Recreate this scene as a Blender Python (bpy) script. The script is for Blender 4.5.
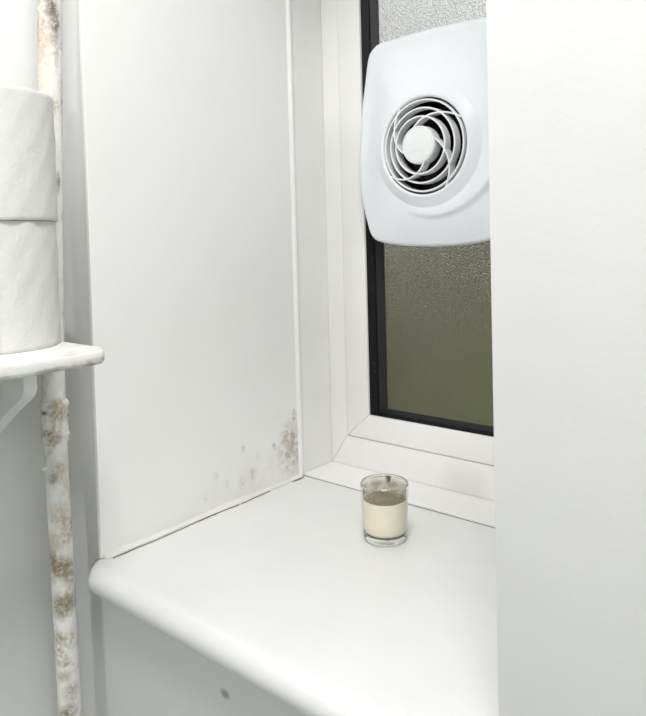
import bpy, bmesh, math, random
from mathutils import Vector, Matrix
random.seed(7)
D = bpy.data
for o in list(D.objects): D.objects.remove(o)
scene = bpy.context.scene
COL = scene.collection
PI = math.pi

# ------------------------------------------------------------------ camera, world, lights, exposure
Z0 = 1.10                                  # height of the windowsill above the floor
CAM = Vector((0.65766, -0.39130, Z0 + 0.3375))
YAW, PITCH, ROLL, FPX, CYPX = 0.70651, 0.03429, -0.02602, 683.45, 263.0
fw = Vector((-math.sin(YAW)*math.cos(PITCH), math.cos(YAW)*math.cos(PITCH), -math.sin(PITCH)))
rt = fw.cross(Vector((0, 0, 1))).normalized(); up = rt.cross(fw)
rt, up = math.cos(ROLL)*rt + math.sin(ROLL)*up, -math.sin(ROLL)*rt + math.cos(ROLL)*up
cd = D.cameras.new('camera'); cam = D.objects.new('camera', cd); COL.objects.link(cam)
cam.matrix_world = Matrix(((rt.x, up.x, -fw.x, CAM.x), (rt.y, up.y, -fw.y, CAM.y), (rt.z, up.z, -fw.z, CAM.z), (0, 0, 0, 1)))
cd.sensor_fit = 'VERTICAL'; cd.sensor_height = 36.0
cd.lens = FPX/716*36.0
cd.shift_y = (CYPX - 358)/716
cd.clip_start = 0.01
scene.camera = cam

world = D.worlds.new('overcast_sky'); scene.world = world; world.use_nodes = True
bg = world.node_tree.nodes['Background']
bg.inputs['Color'].default_value = (0.97, 0.97, 0.96, 1); bg.inputs['Strength'].default_value = 1.0

vs = scene.view_settings
vs.view_transform = 'Standard'; vs.look = 'None'; vs.gamma = 1.0; vs.use_curve_mapping = False
vs.exposure = 0.0

def area(name, loc, size, power, target, col):
    l = D.lights.new(name, 'AREA'); l.shape = 'DISK'; l.size = size; l.energy = power; l.color = col
    o = D.objects.new(name, l); COL.objects.link(o); o.location = loc
    o.rotation_euler = (Vector(target) - Vector(loc)).to_track_quat('-Z', 'Y').to_euler()
    return o
LAMP_WALL = Vector((0.10, -1.66, Z0 + 0.42))       # round bulkhead lamp on the back wall
LAMP_CEIL = Vector((0.59, -0.36, 2.42))            # flush ceiling lamp
area('wall_lamp_light', LAMP_WALL + Vector((0, 0.062, 0)), 0.16, 3.5, LAMP_WALL + Vector((0, 1, 0)), (1.0, 0.988, 0.978))
area('ceiling_lamp_light', LAMP_CEIL + Vector((0, 0, -0.115)), 0.34, 12.1, LAMP_CEIL + Vector((0, 0, -1)), (1.0, 0.988, 0.978))

# ------------------------------------------------------------------ helpers
def finish(name, bm, mat, parent=None, smooth=None, kind=None, label=None, cat=None, group=None, loc=None):
    me = D.meshes.new(name)
    bmesh.ops.recalc_face_normals(bm, faces=bm.faces[:])
    bm.to_mesh(me); bm.free()
    if smooth is not None:
        for f in me.polygons: f.use_smooth = True
        try: me.set_sharp_from_angle(angle=math.radians(smooth))
        except Exception: pass
    o = D.objects.new(name, me); COL.objects.link(o)
    me.materials.append(mat)
    if parent is not None: o.parent = parent
    if loc is not None: o.location = loc
    tag(o, label, cat, group, kind)
    return o
def tag(o, label=None, cat=None, group=None, kind=None):
    if label: o['label'] = label
    if cat: o['category'] = cat
    if group: o['group'] = group
    if kind: o['kind'] = kind
    return o
def empty(name, loc, label=None, cat=None, group=None, kind=None):
    o = D.objects.new(name, None); COL.objects.link(o); o.location = loc; o.empty_display_size = 0.02
    return tag(o, label, cat, group, kind)
def add_box(bm, x0, x1, y0, y1, z0, z1, bev=0.0, seg=2):
    r = bmesh.ops.create_cube(bm, size=1.0)
    vv = r['verts']
    for v in vv:
        v.co = Vector(((x0+x1)/2 + v.co.x*(x1-x0), (y0+y1)/2 + v.co.y*(y1-y0), (z0+z1)/2 + v.co.z*(z1-z0)))
    if bev > 0:
        es = {e for v in vv for e in v.link_edges}
        bmesh.ops.bevel(bm, geom=list(es), offset=bev, segments=seg, profile=0.5, affect='EDGES')
def box(x0, x1, y0, y1, z0, z1, bev=0.0, seg=2):
    bm = bmesh.new(); add_box(bm, x0, x1, y0, y1, z0, z1, bev, seg); return bm
def lathe(profile, seg=48, closed=True, center=(0, 0, 0), axis='z', jitter=None):
    """revolve (r, h) pairs; closed joins last to first"""
    bm = bmesh.new(); rows = []
    for (r, h) in profile:
        row = []
        for k in range(seg):
            a = 2*PI*k/seg
            rr = r + (jitter(a, h) if jitter and r > 1e-6 else 0)
            if axis == 'z': co = (center[0]+rr*math.cos(a), center[1]+rr*math.sin(a), center[2]+h)
            else: co = (center[0]+rr*math.cos(a), center[1]+h, center[2]+rr*math.sin(a))
            row.append(bm.verts.new(co))
        rows.append(row)
    n = len(rows)
    for i in range(n if closed else n-1):
        a, b = rows[i], rows[(i+1) % n]
        for k in range(seg):
            bm.faces.new((a[k], a[(k+1) % seg], b[(k+1) % seg], b[k]))
    if not closed:
        for row in (rows[0], rows[-1]):
            bm.faces.new(row)
    return bm
def tube(path, radius, seg=20, cap=True, rfun=None):
    bm = bmesh.new(); rows = []
    n = len(path)
    for i, pnt in enumerate(path):
        pnt = Vector(pnt)
        d = (Vector(path[min(i+1, n-1)]) - Vector(path[max(i-1, 0)])).normalized()
        a = d.cross(Vector((0, 1, 0.01))).normalized(); b = d.cross(a).normalized()
        row = []
        for k in range(seg):
            t = 2*PI*k/seg
            r = radius if rfun is None else rfun(i, t)
            row.append(bm.verts.new(pnt + a*(r*math.cos(t)) + b*(r*math.sin(t))))
        rows.append(row)
    for i in range(n-1):
        for k in range(seg):
            bm.faces.new((rows[i][k], rows[i][(k+1) % seg], rows[i+1][(k+1) % seg], rows[i+1][k]))
    if cap:
        bm.faces.new(rows[0]); bm.faces.new(rows[-1])
    return bm
def prism_y(pts, y0, y1, bev=0.0, seg=2):
    """closed (x, z) outline extruded from y0 to y1"""
    bm = bmesh.new()
    a = [bm.verts.new((x, y0, z)) for x, z in pts]; b = [bm.verts.new((x, y1, z)) for x, z in pts]
    n = len(pts)
    bm.faces.new(a); bm.faces.new(b[::-1])
    for i in range(n): bm.faces.new((a[i], a[(i+1) % n], b[(i+1) % n], b[i]))
    if bev > 0:
        es = [e for e in bm.edges if abs(e.verts[0].co.y - e.verts[1].co.y) < 1e-7]
        bmesh.ops.bevel(bm, geom=es, offset=bev, segments=seg, profile=0.5, affect='EDGES')
    return bm

# ------------------------------------------------------------------ materials
class NT:
    def __init__(s, name):
        s.m = D.materials.new(name); s.m.use_nodes = True
        s.t = s.m.node_tree; s.b = s.t.nodes['Principled BSDF']; s.n = s.t.nodes; s.l = s.t.links
        s.tc = s.n.new('ShaderNodeTexCoord')
    def inp(s, k, v): s.b.inputs[k].default_value = v; return s
    def noise(s, scale, detail=4, rough=0.6, stretch=(1, 1, 1), off=(0, 0, 0)):
        mp = s.n.new('ShaderNodeMapping'); mp.inputs['Scale'].default_value = stretch; mp.inputs['Location'].default_value = off
        s.l.new(s.tc.outputs['Object'], mp.inputs['Vector'])
        t = s.n.new('ShaderNodeTexNoise'); t.inputs['Scale'].default_value = scale
        t.inputs['Detail'].default_value = detail; t.inputs['Roughness'].default_value = rough
        s.l.new(mp.outputs['Vector'], t.inputs['Vector'])
        return t.outputs['Fac']
    def ramp(s, v, a, b, lo=0.0, hi=1.0):
        r = s.n.new('ShaderNodeMapRange'); r.interpolation_type = 'SMOOTHSTEP'
        r.inputs['From Min'].default_value = a; r.inputs['From Max'].default_value = b
        r.inputs['To Min'].default_value = lo; r.inputs['To Max'].default_value = hi
        s.l.new(v, r.inputs['Value']); return r.outputs['Result']
    def math(s, op, a, b):
        r = s.n.new('ShaderNodeMath'); r.operation = op
        for i, q in enumerate((a, b)):
            if isinstance(q, (int, float)): r.inputs[i].default_value = q
            else: s.l.new(q, r.inputs[i])
        return r.outputs[0]
    def blob(s, c, rad, stretch=(1, 1, 1)):
        """soft patch around a point of the surface"""
        mp = s.n.new('ShaderNodeMapping'); mp.vector_type = 'POINT'
        mp.inputs['Scale'].default_value = [q/rad for q in stretch]
        mp.inputs['Location'].default_value = [-c[i]*stretch[i]/rad for i in range(3)]
        s.l.new(s.tc.outputs['Object'], mp.inputs['Vector'])
        L = s.n.new('ShaderNodeVectorMath'); L.operation = 'LENGTH'; s.l.new(mp.outputs['Vector'], L.inputs[0])
        return s.ramp(L.outputs['Value'], 1.0, 0.25)
    def mix(s, fac, a, b):
        r = s.n.new('ShaderNodeMix'); r.data_type = 'RGBA'
        s.l.new(fac, r.inputs['Factor']) if not isinstance(fac, (int, float)) else None
        for k, q in ((6, a), (7, b)):
            if isinstance(q, tuple): r.inputs[k].default_value = (*q, 1)
            else: s.l.new(q, r.inputs[k])
        return r.outputs[2]
    def color(s, c):
        if isinstance(c, tuple): s.b.inputs['Base Color'].default_value = (*c, 1)
        else: s.l.new(c, s.b.inputs['Base Color'])
        return s
    def bump(s, h, strength, dist=0.001):
        b = s.n.new('ShaderNodeBump'); b.inputs['Strength'].default_value = strength; b.inputs['Distance'].default_value = dist
        s.l.new(h, b.inputs['Height']); s.l.new(b.outputs['Normal'], s.b.inputs['Normal']); return s
    def rough(s, r): s.b.inputs['Roughness'].default_value = r; return s

def plain(name, col, rough=0.5, bump=None):
    n = NT(name).color(col).rough(rough)
    if bump: n.bump(n.noise(bump[0], 3), bump[1], bump[2])
    return n.m
WHITE = (0.80, 0.80, 0.79)
def make_wall(name, k):
    n = NT(name).rough(0.55)
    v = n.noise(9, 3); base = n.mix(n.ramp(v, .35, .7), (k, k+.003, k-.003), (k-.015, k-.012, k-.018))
    sp = n.math('MULTIPLY', n.blob((0.1953, 0.0, Z0-0.0663), 0.006, (0.7, 0.4, 1)), 0.75)
    base = n.mix(sp, base, (0.22, 0.22, 0.21))
    n.color(base); n.bump(n.math('ADD', n.noise(210, 3, .55), n.math('MULTIPLY', n.noise(70, 2), .6)), 0.13, 0.0009)
    return n.m
M_wall = make_wall('matt_white_wall_paint', .81); M_wall_front = make_wall('darkened_window_wall_paint', .69)  # window wall: same white, darkened in colour to offset its strong light
M_ceiling = plain('ceiling_white_paint', (0.88, 0.88, 0.875), 0.7, (120, .2, .001))
def make_floor():
    n = NT('sage_green_vinyl').rough(0.4)
    n.color(n.mix(n.ramp(n.noise(14, 4), .4, .65), (0.055, 0.20, 0.12), (0.07, 0.22, 0.135))); n.bump(n.noise(300, 2), .1, .0005); return n.m
M_floor = make_floor()
def make_reveal():
    n = NT('glossy_white_lining_paint').rough(0.38)
    base = n.mix(n.ramp(n.noise(7, 3), .4, .7), (0.875, 0.875, 0.865), (0.86, 0.862, 0.85))
    fine = n.noise(230, 4, .7); mid = n.noise(75, 4, .65, off=(3, 1, 2)); lg = n.noise(30, 3, .6, off=(1, 5, 2))
    brown, grey = (0.42, 0.36, 0.27), (0.30, 0.29, 0.27)
    # brownish mould by the back corner, with darker specks
    A = n.math('MULTIPLY', n.blob((0, 0.300, Z0+0.046), 0.042, (1, 1.2, 0.8)), n.ramp(mid, .36, .64, 0.10, 0.95))
    base = n.mix(n.math('MULTIPLY', A, .9), base, brown)
    B = n.math('MULTIPLY', n.blob((0, 0.303, Z0+0.048), 0.028, (1, 1.2, 0.7)), n.ramp(fine, .50, .64))
    base = n.mix(n.math('MULTIPLY', B, .6), base, grey)
    for (y, z, r, s) in ((0.2658, .0560, .0055, .8), (0.3075, .0893, .0075, .75), (0.3085, .097, .004, .5), (0.2922, .0672, .0055, .7), (0.3003, .0650, .0055, .7),
                         (0.309, .060, .005, .6), (0.2250, .0290, .010, .55), (0.2087, .0671, .006, .45), (0.2052, .0232, .009, .3), (0.1619, .0447, .007, .25),
                         (0.180, .030, .006, .25), (0.235, .050, .006, .2), (.1450, .022, .006, .25)):
        q = n.math('MULTIPLY', n.blob((0, y, Z0+z), r, (1, 1.1, 0.8)), n.ramp(fine, .38, .58))
        base = n.mix(n.math('MULTIPLY', q, s), base, grey)
    # faint yellowing low on the board
    Y = n.math('MULTIPLY', n.blob((0, 0.24, Z0+0.0), 0.09, (1, .55, 1.2)), n.ramp(lg, .4, .7, .0, .35))
    base = n.mix(Y, base, (0.66, 0.63, 0.55))
    n.color(base); n.bump(n.math('ADD', n.noise(60, 3), n.math('MULTIPLY', n.noise(320, 2), .4)), .12, .001); return n.m
M_reveal = make_reveal()
def make_gloss(name, col, rough, b=.06, scale=40):
    n = NT(name).rough(rough); v = n.noise(11, 3)
    n.color(n.mix(n.ramp(v, .35, .7), col, tuple(c*.97 for c in col))); n.bump(n.noise(scale, 3), b, .001); return n.m
M_sill = make_gloss('white_gloss_sill_paint', (0.79, 0.792, 0.785), .33, .08)
M_trim = make_gloss('white_trim_paint', (0.88, 0.88, 0.868), .4)
M_upvc = make_gloss('white_upvc', (0.89, 0.885, 0.868), .32, .03)
M_caulk = make_gloss('old_white_sealant', (0.76, 0.755, 0.735), .55, .3, 150)
M_crack_shade = plain('dark_crack_shade', (0.17, 0.14, 0.10), .9, (300, .3, .0005))  # brown that stands in for shadow inside the sealant cracks
M_seal = plain('pale_grey_seal', (0.75, 0.74, 0.71), .7)
M_dirt_light = plain('grey_dirt_line', (0.33, 0.31, 0.28), .9, (300, .3, .0005))
def make_gasket():
    n = NT('black_rubber_gasket').rough(.5).inp('Specular IOR Level', .2)
    dust = n.ramp(n.noise(520, 2, .5, stretch=(1, 1, .6)), .735, .77)
    n.color(n.mix(dust, (0.006, 0.006, 0.007), (0.35, 0.35, 0.34))); return n.m
M_gasket = make_gasket()
M_gasket2 = plain('dark_grey_spacer', (0.006, 0.007, 0.009), .45)
def make_glass():
    n = NT('frosted_window_glass').rough(.15)
    n.inp('Transmission Weight', 1.0).inp('IOR', 1.45); n.color((0.93, 0.95, 0.94))
    n.bump(n.math('ADD', n.noise(420, 2, .5), n.math('MULTIPLY', n.noise(900, 2, .5), .6)), .8, .0016); return n.m
M_glass = make_glass()
M_fan = make_gloss('cool_white_fan_plastic', (0.80, 0.832, 0.86), .36, .01)
M_fan_grille = make_gloss('white_fan_grille_plastic', (0.82, 0.835, 0.845), .4, .01)
M_fan_dark = plain('black_duct_plastic', (0.006, 0.006, 0.007), .6)
M_mark = plain('faint_beige_print', (0.74, 0.73, 0.70), .5)
cps = [(.030, 1.35), (.020, .85), (.0055, .5841), (-.0081, .3852), (-.0168, .2405), (-.0196, .151), (-.0182, .118), (-.0168, .0834), (-.0148, .0303), (-.0100, -.1564), (-.002, -.45), (.004, -1.10)]
def px_at(z):
    for (xa, za), (xb, zb) in zip(cps, cps[1:]):
        if zb <= z <= za: return xa + (xb-xa)*(z-za)/(zb-za)
    return cps[0][0] if z > cps[0][1] else cps[-1][0]
def smx(z): return sum(px_at(z+d) for d in (-.04, -.02, 0, .02, .04))/5
PR = .0117
def make_pipe():
    n = NT('flaking_white_paint_on_pipe').rough(.5)
    big = n.noise(48, 5, .62, stretch=(1, 1, .6)); fine = n.noise(210, 5, .72); mid = n.noise(70, 4, .65, stretch=(1, 1, .6), off=(2, 4, 1))
    base = n.mix(n.ramp(mid, .45, .7), (0.87, 0.865, 0.84), (0.76, 0.74, 0.68))
    tan = n.math('MULTIPLY', n.ramp(big, .47, .66), n.ramp(fine, .34, .62))
    base = n.mix(n.math('MULTIPLY', tan, .8), base, (0.42, 0.34, 0.22))
    dk = n.math('MULTIPLY', n.ramp(big, .55, .72), n.ramp(fine, .52, .64))
    base = n.mix(n.math('MULTIPLY', dk, .85), base, (0.13, 0.10, 0.065))
    # flaked and rusty patches: (across the pipe, height, radius, squash, colour, strength)
    for (u, z, r, zs_, c, s) in ((.35, .573, .0085, .7, (.13, .09, .065), .95), (.62, .558, .0075, .45, (.12, .095, .08), .9), (.10, .585, .008, .8, (.2, .15, .1), .8), (.75, .600, .008, .6, (.2, .17, .15), .7),
                              (-.55, .545, .013, .42, (.58, .48, .33), .85), (-.45, .512, .011, .4, (.66, .57, .43), .7), (.7, .53, .004, .15, (.3, .26, .22), .6), (.8, .40, .004, .3, (.14, .12, .09), .9),
                              (.45, .170, .010, .8, (.36, .24, .11), .95), (-.55, .1668, .006, 1.8, (.05, .04, .03), 1.0), (-.2, .1735, .004, 1.2, (.07, .055, .04), .9), (.25, .140, .008, 1.1, (.35, .26, .14), .85), (-.5, .145, .006, 1.2, (.16, .13, .09), .8),
                              (.3, .105, .010, .8, (.42, .33, .2), .7), (-.3, .098, .006, .9, (.28, .23, .16), .7), (0, .060, .012, .8, (.5, .41, .28), .7), (-.4, .035, .010, .8, (.45, .37, .25), .6),
                              (.1, .006, .013, 1.0, (.27, .20, .11), .95), (-.7, .012, .010, .6, (.25, .19, .12), .8), (.75, .000, .009, .5, (.3, .23, .14), .8), (-.15, -.034, .012, .75, (.20, .15, .065), .95), (.65, -.030, .008, .6, (.24, .19, .11), .7),
                              (-.45, -.068, .008, .9, (.30, .24, .15), .75), (0, -.092, .007, .9, (.36, .30, .21), .6), (-.2, -.108, .008, 1.2, (.28, .23, .15), .6), (.4, -.125, .010, .8, (.3, .25, .18), .7), (.1, -.145, .010, 1.0, (.19, .15, .09), .9), (-.5, -.150, .007, .8, (.28, .23, .16), .6)):
        cu = math.sqrt(1-u*u); X0 = smx(z) + .0125
        q = n.math('MULTIPLY', n.blob((X0 + PR*(u*.76+cu*.80), PR*(u*.65-cu*.60), Z0+z), r*1.25, (1, 1, zs_)), n.ramp(fine, .26, .62, .15, 1.0))
        base = n.mix(n.math('MULTIPLY', q, s), base, c)
    n.color(base); n.bump(n.math('ADD', mid, n.math('MULTIPLY', fine, .5)), .7, .0016); return n.m
M_pipe = make_pipe()
def make_shelf():
    n = NT('worn_white_shelf_paint').rough(.5)
    gr = n.noise(60, 5, .65, stretch=(1, .10, 2.2)); fine = n.noise(160, 4, .7, stretch=(1, .4, 1))
    base = n.mix(n.ramp(gr, .45, .72), (0.84, 0.835, 0.82), (0.74, 0.72, 0.68))
    w = n.math('MULTIPLY', n.ramp(gr, .50, .64), n.ramp(fine, .42, .62))
    fe = n.blob((0.1775, -.2, 0.0015), .007, (1, .001, 1))
    base = n.mix(n.math('MULTIPLY', n.math('MULTIPLY', fe, n.ramp(n.noise(45, 4, .7, stretch=(1, .5, 1)), .40, .60)), .8), base, (0.45, 0.40, 0.33))
    base = n.mix(n.math('MULTIPLY', w, .7), base, (0.42, 0.37, 0.30))
    e = n.math('MULTIPLY', n.blob((0.1765, 0.185, 0.001), .016, (1.0, .7, 1.8)), n.ramp(fine, .38, .6))
    base = n.mix(n.math('MULTIPLY', e, .75), base, (0.36, 0.30, 0.23))
    n.color(base); n.bump(n.math('ADD', gr, n.math('MULTIPLY', fine, .4)), .55, .0016); return n.m
M_shelf = make_shelf()
def make_paper():
    n = NT('white_tissue_paper').rough(.9)
    n.color(n.mix(n.ramp(n.noise(40, 3), .4, .7), (0.67, 0.67, 0.658), (0.655, 0.655, 0.642)))
    n.bump(n.math('ADD', n.noise(150, 3, .6), n.math('MULTIPLY', n.noise(38, 3, .6), .9)), .35, .0016); return n.m
M_paper = make_paper()
M_card = plain('grey_cardboard', (0.50, 0.43, 0.34), .9, (120, .2, .001))
def make_cup():
    n = NT('clear_candle_glass').rough(0.0)
    tr = n.n.new('ShaderNodeBsdfTransparent'); tr.inputs['Color'].default_value = (0.945, 0.955, 0.935, 1)
    gl = n.n.new('ShaderNodeBsdfGlossy'); gl.inputs['Roughness'].default_value = .02
    fr_ = n.n.new('ShaderNodeFresnel'); 
    ge = n.n.new('ShaderNodeNewGeometry')                # same interface reflection from inside and outside
    n.l.new(n.ramp(ge.outputs['Backfacing'], 0.0, 1.0, 1.47, 1/1.47), fr_.inputs['IOR'])
    mx = n.n.new('ShaderNodeMixShader'); n.l.new(fr_.outputs[0], mx.inputs[0])
    n.l.new(tr.outputs[0], mx.inputs[1]); n.l.new(gl.outputs[0], mx.inputs[2]); n.l.new(mx.outputs[0], n.n['Material Output'].inputs['Surface'])
    return n.m
M_cup = make_cup()
def make_solid():
    n = NT('greenish_solid_glass').rough(0.0).inp('Transmission Weight', 1.0).inp('IOR', 1.47); n.color((0.86, 0.90, 0.83)); return n.m
M_solid = make_solid()
def make_wax():
    n = NT('cream_candle_wax').rough(.5); n.color(n.mix(n.ramp(n.noise(60, 3), .4, .7), (0.95, 0.88, 0.72), (0.94, 0.86, 0.68)))
    n.inp('Subsurface Weight', .25).inp('Subsurface Scale', .01); n.b.inputs['Subsurface Radius'].default_value = (1, .8, .5); return n.m
M_wax = make_wax()
M_waxtop = plain('sooty_melted_wax', (0.40, 0.34, 0.25), .45, (90, .3, .001))
def make_soot():
    n = NT('brown_soot_film').rough(.6)
    v = n.noise(55, 3, .5); low = n.noise(40, 2, .5, off=(4, 2, 9))
    sx = n.n.new('ShaderNodeSeparateXYZ'); n.l.new(n.tc.outputs['Object'], sx.inputs[0])
    h = n.ramp(sx.outputs['Z'], .0625, .052, 0.0, 1.0)
    a = n.math('MULTIPLY', n.ramp(v, .30, .68, .15, .60), h)
    front = n.math('MULTIPLY', n.blob((.0145, -.0200, .050), .026, (1, 1, 1.5)), n.ramp(v, .28, .62, .45, .85))
    a = n.math('MAXIMUM', a, front)
    streak = n.blob((-.010, .0235, .062), .011, (2.6, .8, .8))
    a = n.math('MAXIMUM', a, n.math('MULTIPLY', streak, .9))
    n.color(n.mix(n.math('MAXIMUM', streak, n.ramp(low, .55, .75)), (0.36, 0.29, 0.185), (0.13, 0.105, 0.07)))
    n.l.new(a, n.b.inputs['Alpha']); return n.m
M_soot = make_soot()
M_wick = plain('charred_wick', (0.03, 0.027, 0.024), .9)
def emitter(name, col, st):
    n = NT(name).color(col); n.inp('Emission Color', (*col, 1)).inp('Emission Strength', st); return n.m
M_globe = emitter('lit_opal_glass', (1.0, 0.98, 0.94), 1.6)
M_metal = plain('white_lamp_metal', (0.75, 0.75, 0.74), .4)
def make_ground():
    n = NT('mossy_brown_ground').rough(.95); n.color(n.mix(n.ramp(n.noise(2.2, 4), .4, .65), (0.115, 0.10, 0.035), (0.13, 0.108, 0.04))); return n.m
M_ground = make_ground()
M_yard = plain('grey_brown_render', (0.122, 0.099, 0.035), .9, (20, .4, .01))
M_leaf = plain('green_leaf', (0.23, 0.37, 0.02), .55, (30, .3, .01))
M_stem = plain('brown_stem', (0.09, 0.06, 0.035), .9, (60, .3, .004))

# ------------------------------------------------------------------ room shell
XL, XR, YB, ZC = -0.0625, 1.15, -1.72, 2.45        # left wall, right wall, back wall, ceiling
W, TOP = 0.461, Z0 + 0.98                          # window recess: x 0..W, up to TOP
D1, D2, YO = 0.3225, 0.390, 0.47                   # depth of the recess boards, window frame face, outer wall face
finish('floor', box(XL-.1, XR+.1, YB-.1, YO, -.06, 0), M_floor, kind='structure', label='sage green vinyl floor of the small room')
finish('ceiling', box(XL-.1, XR+.1, YB-.1, YO, ZC, ZC+.06), M_ceiling, kind='structure', label='plain white painted ceiling')
finish('wall_left', box(XL-.1, XL, YB, 0.0, 0, ZC), M_wall, kind='structure', label='white painted side wall behind the toilet rolls and pipe')
finish('wall_right', box(XR, XR+.1, YB, 0.0, 0, ZC), M_wall, kind='structure', label='white painted side wall opposite the shelf')
finish('wall_back', box(XL-.1, XR+.1, YB-.1, YB, 0, ZC), M_wall, kind='structure', label='white painted wall facing the window')
bm = bmesh.new()
LW = 0.006                                          # lining board thickness
outer = [(XL-.1, 0), (XR+.1, 0), (XR+.1, ZC), (XL-.1, ZC)]
hole = [(-LW, Z0-.032), (W, Z0-.032), (W, TOP), (-LW, TOP)]
def wall_ring(y0, y1):
    rows = []
    for y in (y0, y1):
        rows.append([bm.verts.new((x, y, z)) for x, z in outer] + [bm.verts.new((x, y, z)) for x, z in hole])
    for R in rows:
        for i in range(4): bm.faces.new((R[i], R[(i+1) % 4], R[4+(i+1) % 4], R[4+i]))
    for i in range(4):
        bm.faces.new((rows[0][i], rows[0][(i+1) % 4], rows[1][(i+1) % 4], rows[1][i]))
        bm.faces.new((rows[0][4+i], rows[0][4+(i+1) % 4], rows[1][4+(i+1) % 4], rows[1][4+i]))
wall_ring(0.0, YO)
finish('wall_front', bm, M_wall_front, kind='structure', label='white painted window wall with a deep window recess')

# lining boards of the recess
T1 = finish('trim_1', box(-LW, 0, -.0004, D1-.004, Z0-.001, TOP, .0012), M_reveal, kind='structure', label='white painted lining board on the left of the recess, mouldy in its lower back corner')
finish('trim_2', box(-LW, W, 0, D1-.004, TOP-.012, TOP, .0012), M_trim, kind='structure', label='white painted lining board over the window recess')
# deeper, slightly set back return beside the frame, and the bead that covers the joint
finish('trim_3', box(-LW, -.0015, D1-.006, YO-.02, Z0-.001, TOP), M_trim, kind='structure', label='narrow white return between the lining board and the window frame')
def bead(x, sgn):
    bm = bmesh.new(); rows = []
    pr = [(0, -.0085), (.0025, -.0085), (.0048, -.0068), (.0055, -.0042), (.0048, -.0018), (.0025, 0), (0, 0)]
    for z in (Z0+.002, TOP-.012):
        rows.append([bm.verts.new((x+sgn*(a-.001), D1+b, z)) for a, b in pr])
    n = len(pr)
    for i in range(n): bm.faces.new((rows[0][i], rows[0][(i+1) % n], rows[1][(i+1) % n], rows[1][i]))
    for r in rows: bm.faces.new(r)
    return bm
finish('trim_4', bead(0, 1), M_trim, smooth=40, kind='structure', label='slim rounded white bead running up the joint beside the mould')
finish('trim_5', bead(W, -1), M_trim, smooth=40, kind='structure', label='slim rounded white bead on the right side joint')

# windowsill: board with a bullnose that overhangs the wall and returns past the recess
sill = empty('trim_6', (0, 0, 0), 'white gloss windowsill with a thick rounded front edge', kind='structure')
bm = bmesh.new()
add_box(bm, 0, W, 0, D1, Z0-.03, Z0)
NO, TH, HORN = 0.022, 0.031, -0.002
bm2 = bmesh.new()
prof = [(.0, 0.0)]
for k in range(13):
    a = PI/2 + PI*k/12
    prof.append((-NO + TH/2 + TH/2*math.cos(a), -TH/2 + TH/2*math.sin(a)))
prof.append((.0, -TH))
rows = []
xs = []
CR, XE = .013, .0005                                  # plan radius of the rounded ends, end overhang
for k in range(9):
    t = k/8*PI/2; xs.append((-XE + CR*(1-math.cos(t)) , (NO-CR+CR*math.sin(t))/NO))
xs += [(.05, 1), (W-.05, 1)]
xs += [(W - x, q) for x, q in xs[:9][::-1]]
for (x, q) in xs:
    zq = 1 - .16*(1-q)
    rows.append([bm.verts.new((x, y*q, Z0 + (z if z > -TH/2 else -TH/2+(z+TH/2)*zq))) for y, z in prof])
for i in range(len(rows)-1):
    for k in range(len(prof)-1): bm.faces.new((rows[i][k], rows[i][k+1], rows[i+1][k+1], rows[i+1][k]))
bm.faces.new(rows[0]); bm.faces.new(rows[-1][::-1])
finish('sill_board', bm, M_sill, sill, smooth=35)
# raised strip at the back of the sill under the frame
finish('back_strip', box(-.0012, W, D1+.0012, YO-.02, Z0-.03, Z0+.0022, .0006), M_trim, sill, label='narrow white strip under the window frame')
finish('joint_gap', box(.0, W, D1-.0004, D1+.0014, Z0-.004, Z0+.0006), M_dirt_light, sill, label='thin dirty joint behind the sill board')
# sealant fillet along the lining board, with dark strips painted as the shadow gaps where it has come away
def fillet():
    bm = bmesh.new(); rows = []
    n = 90
    for i in range(n+1):
        y = .002 + (D1-.008)*i/n
        w = .0060 + .0010*math.sin(y*41) + .0006*math.sin(y*97+1) + .0004*random.uniform(-1, 1)
        h = .0048 + .0010*math.sin(y*33+2) + .0005*random.uniform(-1, 1)
        rows.append([bm.verts.new(c) for c in ((-.0006, y, Z0+h), (w*.42, y, Z0+h*.50), (w, y, Z0+.0014), (w, y, Z0-.0005), (-.0006, y, Z0-.0005))])
    for i in range(n):
        for k in range(5): bm.faces.new((rows[i][k], rows[i][(k+1) % 5], rows[i+1][(k+1) % 5], rows[i+1][k]))
    bm.faces.new(rows[0]); bm.faces.new(rows[-1][::-1])
    return bm
finish('sealant_bead', fillet(), M_caulk, sill, smooth=50, label='uneven white sealant along the lining board')
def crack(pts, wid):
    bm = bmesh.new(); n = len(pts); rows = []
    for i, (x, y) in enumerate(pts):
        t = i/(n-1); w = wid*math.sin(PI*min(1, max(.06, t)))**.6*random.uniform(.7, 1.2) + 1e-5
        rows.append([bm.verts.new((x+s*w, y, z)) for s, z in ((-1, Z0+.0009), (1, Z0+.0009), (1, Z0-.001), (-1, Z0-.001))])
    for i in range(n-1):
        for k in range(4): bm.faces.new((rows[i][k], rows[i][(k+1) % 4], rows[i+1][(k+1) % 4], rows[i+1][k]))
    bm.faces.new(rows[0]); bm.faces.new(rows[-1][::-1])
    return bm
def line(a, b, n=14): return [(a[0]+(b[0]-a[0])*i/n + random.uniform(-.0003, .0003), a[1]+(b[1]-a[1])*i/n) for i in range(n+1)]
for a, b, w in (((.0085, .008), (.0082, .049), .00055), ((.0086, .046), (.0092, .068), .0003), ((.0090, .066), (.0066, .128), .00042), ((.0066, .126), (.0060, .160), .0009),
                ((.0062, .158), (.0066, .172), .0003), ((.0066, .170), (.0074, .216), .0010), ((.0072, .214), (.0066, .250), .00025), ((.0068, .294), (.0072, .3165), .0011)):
    finish('sealant_shade_strip', crack(line(a, b), w), M_crack_shade, sill)
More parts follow.
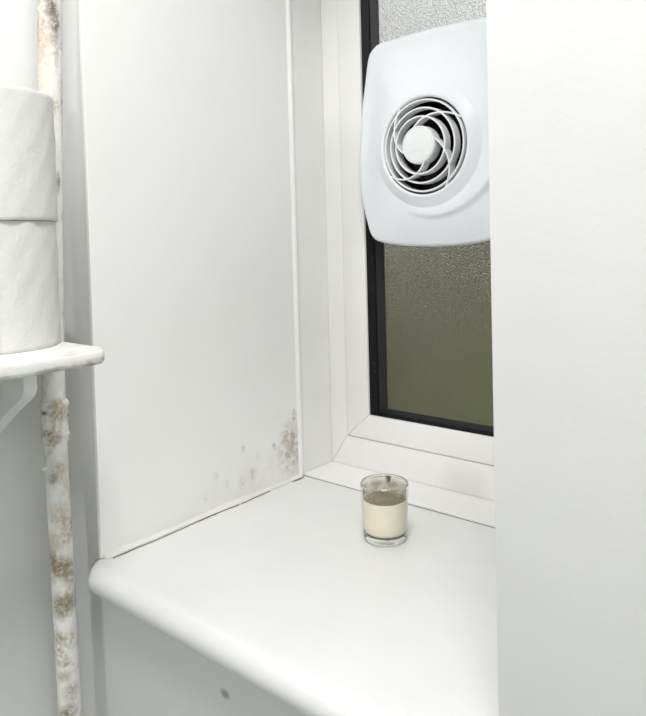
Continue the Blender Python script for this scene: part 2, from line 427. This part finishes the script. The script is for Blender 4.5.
finish('chipped_corner', crack([(-.0032, -.0075), (-.0030, -.005), (-.0026, -.003), (-.001, -.0006), (.002, .0012)], .0004), M_dirt_light, sill, label='chipped dirty corner of the sill')

# ------------------------------------------------------------------ window
window = empty('window_1', (0, 0, 0), 'white plastic framed window with frosted glass and black gasket', kind='structure')
WT = TOP - 0.012
def mitred(parent, name, x0, x1, z0, z1, wl, wb, y0, y1, mat, bev=.0012):
    """four mitred members round a rectangle; wl side and top width, wb bottom width"""
    O = [(x0, z0), (x1, z0), (x1, z1), (x0, z1)]; I = [(x0+wl, z0+wb), (x1-wl, z0+wb), (x1-wl, z1-wl), (x0+wl, z1-wl)]
    for i in range(4):
        j = (i+1) % 4
        pts = [O[i], O[j], I[j], I[i]]
        cx = sum(q[0] for q in pts)/4; cz = sum(q[1] for q in pts)/4
        finish(name, prism_y(pts, y0, y1, bev, 2), mat, parent, smooth=40)
fr = empty('outer_frame', (0, 0, 0)); fr.parent = window
mitred(fr, 'frame_member', -.0015, W, Z0+.0022, WT, .0312, .0452, D2, D2+.06, M_upvc, .0016)
sa = empty('sash', (0, 0, 0)); sa.parent = window
mitred(sa, 'sash_member', .0312, W-.0312, Z0+.0486, WT-.0314, .0400, .0352, D2-.002, D2+.028, M_upvc, .0016)
mitred(fr, 'frame_seal', .0285, W-.0285, Z0+.0460, WT-.0285, .006, .006, D2+.0012, D2+.010, M_seal, .0002)
# black glazing gasket: outer bead, then the inner spacer next to the glass
gx0, gx1, gz0, gz1 = .0708, W-.0708, Z0+.0836, WT-.0712
GW, GB = .0185, .0078
def gasket(name, u0, u1, ya, yb, mat):
    def rect(u): return [(gx0+GW*u, gz0+GB*u), (gx1-GW*u, gz0+GB*u), (gx1-GW*u, gz1-GW*u), (gx0+GW*u, gz1-GW*u)]
    A, B = rect(u0), rect(u1)
    for i in range(4):
        j = (i+1) % 4
        bm = bmesh.new()
        f = [bm.verts.new((A[i][0], ya, A[i][1])), bm.verts.new((A[j][0], ya, A[j][1])), bm.verts.new((B[j][0], yb, B[j][1])), bm.verts.new((B[i][0], yb, B[i][1]))]
        k = [bm.verts.new((v.co.x, .4105, v.co.z)) for v in f]
        bm.faces.new(f); bm.faces.new(k[::-1])
        for q in range(4): bm.faces.new((f[q], f[(q+1) % 4], k[(q+1) % 4], k[q]))
        finish(name, bm, mat, window)
gasket('glazing_gasket', 0.0, .52, .3915, .3985, M_gasket)
gasket('glass_spacer', .52, 1.0, .4015, .4090, M_gasket2)
finish('glass_pane', box(gx0-.002, gx1+.002, .4106, .4146, gz0-.002, gz1+.002), M_glass, window, label='frosted glass pane')

# ------------------------------------------------------------------ extractor fan on the glass
FX, FZ = 0.2008, Z0 + 0.4508                         # grille centre
fan = empty('extractor_fan', (FX, .368, FZ), 'square white window extractor fan with swirling round grille', 'fan')
def F(bm): bmesh.ops.translate(bm, verts=bm.verts[:], vec=(-FX, -.368, -FZ)); return bm
half = [(.1935, 0.6000), (.1700, 0.5998), (.1498, 0.5990), (.1300, 0.5980), (.1180, 0.5974), (.1085, 0.5924), (.1020, .5850), (.0985, .5720), (.0945, .5500), (.0890, .5200), (.0845, .4850), (.0822, .4550), (.0816, .4300), (.0830, .4080),
        (.0875, .3800), (.0925, .3600), (.0980, .3430), (.1045, .3355), (.1150, .3315), (.1320, .3285), (.1550, .3260), (.1800, .3250), (.1935, .3248)]
FCX = .1985
left = [(x + .0025 + (FCX-.1960)*(x-.08)/.1135, Z0+z) for x, z in half]
right = [(2*FCX - x, z) for x, z in left[::-1]][1:-1]
poly = left + right
def catmull(pts, n=8):
    out = []; m = len(pts)
    for i in range(m):
        p0, p1, p2, p3 = (Vector(pts[(i+k-1) % m]) for k in range(4))
        for j in range(n):
            t = j/n
            out.append(.5*((2*p1) + (p2-p0)*t + (2*p0-5*p1+4*p2-p3)*t*t + (3*p1-p0-3*p2+p3)*t**3))
    return out
dense = catmull(poly)
def rout(a):
    d = Vector((math.cos(a), math.sin(a))); best = 0
    for i in range(len(dense)):
        p = dense[i] - Vector((FX, FZ)); q = dense[(i+1) % len(dense)] - Vector((FX, FZ))
        e = q - p; den = d.x*e.y - d.y*e.x
        if abs(den) < 1e-12: continue
        t = (p.x*e.y - p.y*e.x)/den; s = (p.x*d.y - p.y*d.x)/den
        if -1e-6 <= s <= 1+1e-6 and t > best: best = t
    return best
RO, RC = .0600, .0765
NA = 144
bm = bmesh.new(); rows = []
angs = [2*PI*k/NA for k in range(NA)]
ro = [rout(a) for a in angs]
def face_y(r, R, a):
    """front surface depth of the fan face"""
    if r < RC:
        y = .3405 + .0085*((r-RO)/(RC-RO))**1.15
    else:
        s = (r-RC)/(R-RC); y = .3490 + .0125*s**1.6
    # the collar edge is crisp below the grille and melts into the face above it
    q = max(0, min(1, (r-RO)/(R-.012-RO))); soft = .3405 + .0200*(q*q*(3-2*q))**.8
    w = max(0, min(1, .5 - .75*math.sin(a - .35))); y = w*y + (1-w)*soft
    # raised swirl sweeping out of the collar to the lower right
    t = (a + math.radians(112)) % (2*PI)
    if t < math.radians(150):
        q = t/math.radians(150); rs = .0835 + .030*q**1.4
        dlt = r - rs; amp = .0034*math.sin(PI*min(1, q*1.15 + .02))**.7 if q < .86 else 0
        if dlt < 0: y -= amp*math.exp(-(dlt/.016)**2)
        else: y -= amp*math.exp(-(dlt/.0035)**2)
    return y
for i, a in enumerate(angs):
    R = ro[i]; row = []
    prof = [(RO+.0005, .400), (RO, .3440), (RO+.0006, .3418)]
    rs = [RO+.0018, RO+.005, RO+.009, RO+.013, RC-.0012, RC, RC+.0012]
    nn = 22
    rs += [RC+.0012 + (R-.006-RC-.0012)*k/nn for k in range(1, nn+1)]
    prof += [(r, face_y(r, R, a)) for r in rs]
    ye = face_y(R-.006, R, a)
    prof += [(R-.0035, ye+.0006), (R-.0015, ye+.0020), (R-.0003, ye+.0042), (R, ye+.0070), (R-.0004, .3720), (R-.003, .3735), (R-.02, .3745), (.088, .3990), (RO+.004, .4000)]
    for r, y in prof: row.append(bm.verts.new((FX+r*math.cos(a), y, FZ+r*math.sin(a))))
    rows.append(row)
for i in range(NA):
    A, B = rows[i], rows[(i+1) % NA]; m = len(A)
    for k in range(m-1): bm.faces.new((A[k], A[k+1], B[k+1], B[k]))
    bm.faces.new((A[m-1], A[0], B[0], B[m-1]))
finish('front_cover', F(bm), M_fan, fan, smooth=60)
finish('mounting_collar', F(lathe([(.0840, .3985), (.0900, .3985), (.0900, .4102), (.0840, .4102)], 64, True, (FX, 0, FZ), 'y')), M_fan_dark, fan, smooth=40)
# dark duct with the impeller inside
finish('duct', F(lathe([(.0594, .3460), (.0594, .4070), (.004, .4070), (.004, .4088), (.0604, .4088), (.0604, .3460)], 64, True, (FX, 0, FZ), 'y')), M_fan_dark, fan, smooth=40, label='black duct behind the grille')
imp = finish('impeller', F(lathe([(0.0002, .378), (.018, .379), (.020, .384), (.020, .404), (.0002, .404)], 32, False, (FX, 0, FZ), 'y')), M_fan_dark, fan, smooth=40)
for k in range(6):
    bm = bmesh.new(); a = k*PI/3; rows = []
    for i in range(5):
        r = .018 + .038*i/4; hw = .35 + .12*i/4
        rows.append([bm.verts.new((FX+r*math.cos(a+s*hw), .392+s*.007+d, FZ+r*math.sin(a+s*hw))) for s, d in ((-1, 0), (1, 0), (1, .0015), (-1, .0015))])
    for i in range(4):
        for q in range(4): bm.faces.new((rows[i][q], rows[i][(q+1) % 4], rows[i+1][(q+1) % 4], rows[i+1][q]))
    bm.faces.new(rows[0]); bm.faces.new(rows[-1][::-1])
    finish('blade', F(bm), M_fan_dark, imp)
# grille: domed, hub foremost
def front_at(r):
    pts = [(.0215, .3290), (.0355, .3330), (.0465, .3375), (.0570, .3405), (.0605, .3420)]
    if r <= pts[0][0]: return pts[0][1]
    for (a, ya), (b, yb) in zip(pts, pts[1:]):
        if r <= b: return ya + (yb-ya)*(r-a)/(b-a)
    return pts[-1][1]
def ring(r, dep, th=.0023):
    y = front_at(r)
    return lathe([(r-th/2, y+.0006), (r-th/4, y), (r+th/4, y), (r+th/2, y+.0006), (r+th/2+.0002, y+dep), (r-th/2-.0002, y+dep)], 96, True, (FX, 0, FZ), 'y')
for r in (.0352, .0462, .0565):
    finish('grille_ring', F(ring(r, .0125)), M_fan_grille, fan, smooth=40)
def spoke(a0):
    bm = bmesh.new(); rows = []; n = 26; th = .0010
    P = []
    for i in range(n+1):
        t = i/n; r = .0205 + (.0608-.0205)*(t**1.12); a = math.radians(a0) - math.radians(84)*t**.92
        P.append((r, a))
    for i, (r, a) in enumerate(P):
        c = Vector((r*math.cos(a), r*math.sin(a)))
        r0, a0_ = P[max(0, i-1)]; r1, a1 = P[min(n, i+1)]
        d = (Vector((r1*math.cos(a1), r1*math.sin(a1))) - Vector((r0*math.cos(a0_), r0*math.sin(a0_)))).normalized()
        nn = Vector((-d.y, d.x)); y = front_at(r) - .0004
        rows.append([bm.verts.new((FX+c.x+nn.x*s, yy, FZ+c.y+nn.y*s)) for s, yy in ((-th, y+.0004), (0, y), (th, y+.0004), (th, y+.0135), (-th, y+.0135))])
    for i in range(n):
        for k in range(5): bm.faces.new((rows[i][k], rows[i][(k+1) % 5], rows[i+1][(k+1) % 5], rows[i+1][k]))
    bm.faces.new(rows[0]); bm.faces.new(rows[-1][::-1])
    return bm
for a0 in (112, 24, -62, -152):
    finish('grille_spoke', F(spoke(a0)), M_fan_grille, fan, smooth=50)
hub = finish('hub', F(lathe([(.0002, .3283), (.008, .3284), (.0160, .3287), (.0208, .3291), (.0212, .3296), (.0216, .3290), (.0226, .3293), (.0234, .3304), (.0237, .3330), (.0237, .3440), (.0002, .3440)], 64, False, (FX, 0, FZ), 'y')), M_fan_grille, fan, smooth=35)
bm = bmesh.new()
for k, (w, h) in enumerate(((.0011, .0030), (.0012, .0030), (.0014, .0026), (.0011, .0032), (.0013, .0028), (.0011, .0030), (.0012, .0026))):
    x = FX - .0090 + k*.0029; add_box(bm, x-w/2, x+w/2, .32825, .3286, FZ-.0070-h/2, FZ-.0070+h/2)
finish('maker_mark', F(bm), M_mark, hub, label='faint row of worn marks on the hub')

# ------------------------------------------------------------------ candle in a glass on the sill
can = empty('candle_glass', (0.2128, 0.2259, Z0), 'small clear glass holding a half burnt cream candle on the sill', 'candle')
H, RB, RR = .0640, .0240, .0270
def rad(z): return RB + (RR-RB)*(z/H)**.85
gp = [(rad(z), z) for z in (.0085, .016, .026, .036, .046, .056, .0612)]
gp += [(rad(z)-.0020, z) for z in (.0612, .056, .046, .036, .026, .016, .0085)]
cup = finish('glass_cup', lathe(gp, 64, True), M_cup, can, smooth=50)
finish('glass_foot', lathe([(.0002, .0012), (.012, .0010), (.0195, .0), (.0228, .0006), (.0240, .0026), (rad(.0055), .0055), (rad(.0083), .0083), (.0195, .0078), (.015, .0066), (.0002, .0064)], 64, False), M_solid, cup, smooth=50, label='thick clear glass foot')
finish('rim', lathe([(rad(.0613), .0613), (RR-.0001, .0630), (RR-.0004, .0638), (RR-.0010, .0641), (RR-.0017, .0638), (RR-.0020, .0630), (rad(.0613)-.0020, .0613)], 64, True), M_solid, cup, smooth=60)
wp = [(.0002, .0084), (.0205, .0086), (.0226, .0096)] + [(rad(z)-.0010, z) for z in (.012, .020, .030, .040, .0445)] + [(rad(.0460)-.0010, .0462), (rad(.046)-.0034, .0456)]
wax = finish('wax', lathe(wp + [(.0002, .0452)], 48, False), M_wax, can, smooth=50)
finish('melted_top', lathe([(.0002, .0450), (rad(.046)-.0036, .0454), (rad(.046)-.0036, .0458), (.012, .0456), (.0002, .0455)], 40, False), M_waxtop, wax, smooth=40)
finish('wick', tube([(0, 0, .0450), (.0003, .0004, .0480), (.0008, .0006, .0490), (.0014, .0009, .0496)], .0008, 8), M_wick, can, smooth=60)
finish('soot_film', lathe([(rad(z)-.00215, z) for z in (.0462, .050, .054, .058, .0625)] + [(rad(z)-.00225, z) for z in (.0625, .058, .054, .050, .0462)], 64, True), M_soot, can, smooth=60, label='brown soot on the inside of the glass')

# ------------------------------------------------------------------ pipe in the corner
pipe = empty('pipe', (-.0125, -.0375, 0), 'upright white pipe with flaking rusty paint in the corner', 'pipe')
zs = [1.34 - i*.012 for i in range(204)]; zs = [z for z in zs if z > -1.095] + [-1.0999]
prng = random.Random(3)
jit = [[prng.uniform(-.00035, .00035) for _ in range(20)] for _ in zs]
def PP(z): return (smx(z), -.0375, Z0+z)
def P_off(bm): bmesh.ops.translate(bm, verts=bm.verts[:], vec=(.0125, .0375, 0)); return bm
finish('tube', P_off(tube([PP(z) for z in zs], PR, 20, True, lambda i, t: PR + jit[i][int(t/(2*PI)*20) % 20])), M_pipe, pipe, smooth=70)
def collar(z0, z1, r, lump):
    n = max(3, int((z1-z0)/.0025)); zz = [z0+(z1-z0)*i/n for i in range(n+1)]
    def rf(i, t):
        e = min(i, n-i); q = r if e > 1 else r - (.0010 if e == 1 else .0024)
        return q + lump*math.sin(3*t+z0*200) + lump*.8*prng.uniform(-1, 1)
    return tube([PP(z) for z in zz], r, 24, True, rf)
cp = finish('coupling', P_off(collar(.130, .178, .0133, .0003)), M_pipe, pipe, smooth=60, label='painted coupling with rough rims')
finish('rim', P_off(collar(.1690, .1780, .0153, .0008)), M_pipe, cp, smooth=60)
finish('rim', P_off(collar(.1585, .1650, .0149, .0008)), M_pipe, cp, smooth=60)
finish('rim', P_off(collar(.1385, .1450, .0152, .0008)), M_pipe, cp, smooth=60)
bm = bmesh.new(); bmesh.ops.create_icosphere(bm, subdivisions=2, radius=.0038)
for v in bm.verts: v.co *= prng.uniform(.8, 1.15); v.co.z *= .8
bmesh.ops.translate(bm, verts=bm.verts[:], vec=(smx(.108)-.001, -.0495, Z0+.108))
finish('paint_lump', P_off(bm), M_pipe, pipe, smooth=80)

# ------------------------------------------------------------------ shelf with brackets
SZ, ST = Z0 + .2465, .0150
shelf = empty('wall_shelf', (XL, -.25, SZ-ST), 'worn white painted wall shelf on a curved bracket', 'shelf')
def S_(bm): bmesh.ops.translate(bm, verts=bm.verts[:], vec=(-XL, .25, -(SZ-ST))); return bm
SX, SY0, SY1 = .1160, -.52, -.0545
bm = bmesh.new()
add_box(bm, XL+.0005, SX, SY0, SY1, SZ-ST, SZ)
es = [e for e in bm.edges if all(abs(v.co.x-SX) < 1e-6 for v in e.verts) and abs(e.verts[0].co.z-e.verts[1].co.z) > 1e-6]
bmesh.ops.bevel(bm, geom=es, offset=.010, segments=5, profile=.5, affect='EDGES')
es = [e for e in bm.edges if abs(e.verts[0].co.z-e.verts[1].co.z) < 1e-6 and not all(abs(v.co.x-XL-.0005) < 1e-5 for v in e.verts)]
bmesh.ops.bevel(bm, geom=es, offset=.0052, segments=4, profile=.5, affect='EDGES')
board = finish('board', S_(bm), M_shelf, shelf, smooth=40)
def bracket(y0, y1):
    zt = SZ - ST
    pts = [(XL+.0003, zt-.0002), (.080, zt-.0002), (.081, zt-.004), (.081, zt-.016)]
    ctrl = [(.0808, .0165), (.0795, .0200), (.0770, .0232), (.0735, .0260), (.0690, .0288), (.0630, .0322), (.0560, .0362), (.0480, .0410), (.0400, .0458), (.0290, .0530), (.0160, .0620), (.0, .0725), (-.016, .0815), (-.030, .0885), (-.042, .0950), (-.050, .1040), (-.052, .1180)]
    pts += [(x, zt-d) for x, d in ctrl] + [(XL+.0003, zt-.118)]
    return prism_y(pts, y0, y1, .0012, 2)
for y in (-.116, -.470):
    finish('bracket', S_(bracket(y, y+.0125)), M_trim, shelf, smooth=42)

# ------------------------------------------------------------------ two toilet rolls stacked on the shelf
RX, RY, RRAD, RH = .0245, -.1085, .0520, .1145
def roll(z, label, seed, edge_deg):
    t = empty('toilet_roll', (RX + (.002 if seed else -.001), RY, z), label, 'toilet roll', 'stacked toilet rolls')
    rr = random.Random(seed+11)
    ph = [rr.uniform(0, 6) for _ in range(4)]
    def jt(a, h): return .0005*math.sin(3*a+ph[0]) + .00035*math.sin(9*a+h*90+ph[1]) + .0003*math.sin(14*a-h*160+ph[2])
    pr = [(.0215, .0002), (.046, .0001), (RRAD-.0010, .0), (RRAD-.0002, .0008)]
    pr += [(RRAD, .004 + (RH-.008)*k/12) for k in range(13)]
    pr += [(RRAD-.0002, RH-.0008), (RRAD-.0010, RH), (.046, RH-.0001), (.0215, RH-.0002)]
    finish('paper', lathe(pr, 96, True, jitter=jt), M_paper, t, smooth=50)
    finish('core', lathe([(.0200, .0002), (.0213, .0002), (.0213, RH-.0003), (.0200, RH-.0003)], 40, True), M_card, t, smooth=50)
    bm = bmesh.new(); rows = []; n = 26; a0 = math.radians(edge_deg)
    for i in range(n+1):                                     # loose last sheet
        a = a0 - math.radians(95)*i/n; r = RRAD + .0009 + .0006*max(0, 1-i/3)
        row = []
        for (dr, k) in [(0, k/8) for k in range(9)] + [(-.0006, k/8) for k in range(8, -1, -1)]:
            row.append(bm.verts.new(((r+dr+jt(a, k*RH))*math.cos(a), (r+dr+jt(a, k*RH))*math.sin(a), .0022+(RH-.0044)*k)))
        rows.append(row)
    for i in range(n):
        for k in range(18): bm.faces.new((rows[i][k], rows[i][(k+1) % 18], rows[i+1][(k+1) % 18], rows[i+1][k]))
    bm.faces.new(rows[0]); bm.faces.new(rows[-1][::-1])
    finish('loose_sheet', bm, M_paper, t, smooth=60)
    return t
roll(SZ, 'lower white toilet roll, standing directly on the shelf board', 0, -26)
roll(SZ+RH+.0001, 'upper white toilet roll, standing on top of the other roll', 1, -95)

# ------------------------------------------------------------------ lamps of the room (behind and above the viewpoint)
wl = empty('wall_lamp', (LAMP_WALL.x, YB, LAMP_WALL.z), 'round white bulkhead lamp on the back wall', 'lamp')
finish('lamp_base', lathe([(.0002, .0), (.105, .0), (.105, .030), (.0002, .030)], 40, False, (0, 0, 0), 'y'), M_metal, wl, smooth=40)
finish('lamp_shade', lathe([(.0002, .030), (.094, .030), (.092, .045), (.080, .058), (.05, .066), (.0002, .069)], 40, False, (0, 0, 0), 'y'), M_globe, wl, smooth=50)
cl = empty('ceiling_lamp', (LAMP_CEIL.x, LAMP_CEIL.y, ZC), 'round opal ceiling lamp', 'lamp')
finish('lamp_base', lathe([(.0002, 0), (.17, 0), (.17, -.025), (.0002, -.025)], 40, False), M_metal, cl, smooth=40)
finish('lamp_shade', lathe([(.0002, -.025), (.185, -.025), (.185, -.06), (.16, -.09), (.09, -.112), (.0002, -.118)], 40, False), M_globe, cl, smooth=50)

# ------------------------------------------------------------------ the yard outside, seen only through the frosted glass
finish('ground', box(-8, 8, YO, 12, -.3, -.22), M_ground, kind='structure', label='mossy brown ground outside the window')
gw = empty('garden_wall', (-2, 3.2, -.22), 'grey brown rendered yard wall beyond the frosted glass', 'wall')
finish('masonry', box(-6, 6.0, 0, .22, 0, Z0+1.20), M_yard, gw); finish('coping', box(-6, 6.0, -.03, .25, Z0+1.20, Z0+1.25, .01), M_yard, gw)
def shrub(loc, w, h, label, seed):
    rr = random.Random(seed)
    t = empty('shrub', loc, label, 'shrub')
    bm = bmesh.new()
    for k in range(900):
        a = rr.uniform(0, 2*PI); u = rr.uniform(.05, 1); q = math.sqrt(rr.uniform(.1, 1))*math.sin(PI*(.12+.8*u))**.5
        c = Vector((w*q*math.cos(a), w*.7*q*math.sin(a), h*u)); s = rr.uniform(.035, .07)
        R = Matrix.Rotation(rr.uniform(0, 6.3), 3, 'Z') @ Matrix.Rotation(rr.uniform(-1, 1), 3, 'X')
        vs_ = [bm.verts.new(c + R @ Vector(v)) for v in ((-s*.5, 0, 0), (0, -s, .004), (s*.5, 0, 0), (0, s, .004))]
        bm.faces.new(vs_)
    o = finish('foliage', bm, M_leaf, t, kind='stuff')
    for k in range(4):
        a = k*1.6; finish('stem', tube([(0, 0, 0), (.1*math.cos(a), .1*math.sin(a), h*.4), (.3*w*math.cos(a), .3*w*math.sin(a), h*.75)], .014, 8), M_stem, t, smooth=60)
    return t
shrub((-.18, 1.95, -.22), .50, 1.27, 'low green shrub glimpsed at the bottom of the frosted glass', 1)
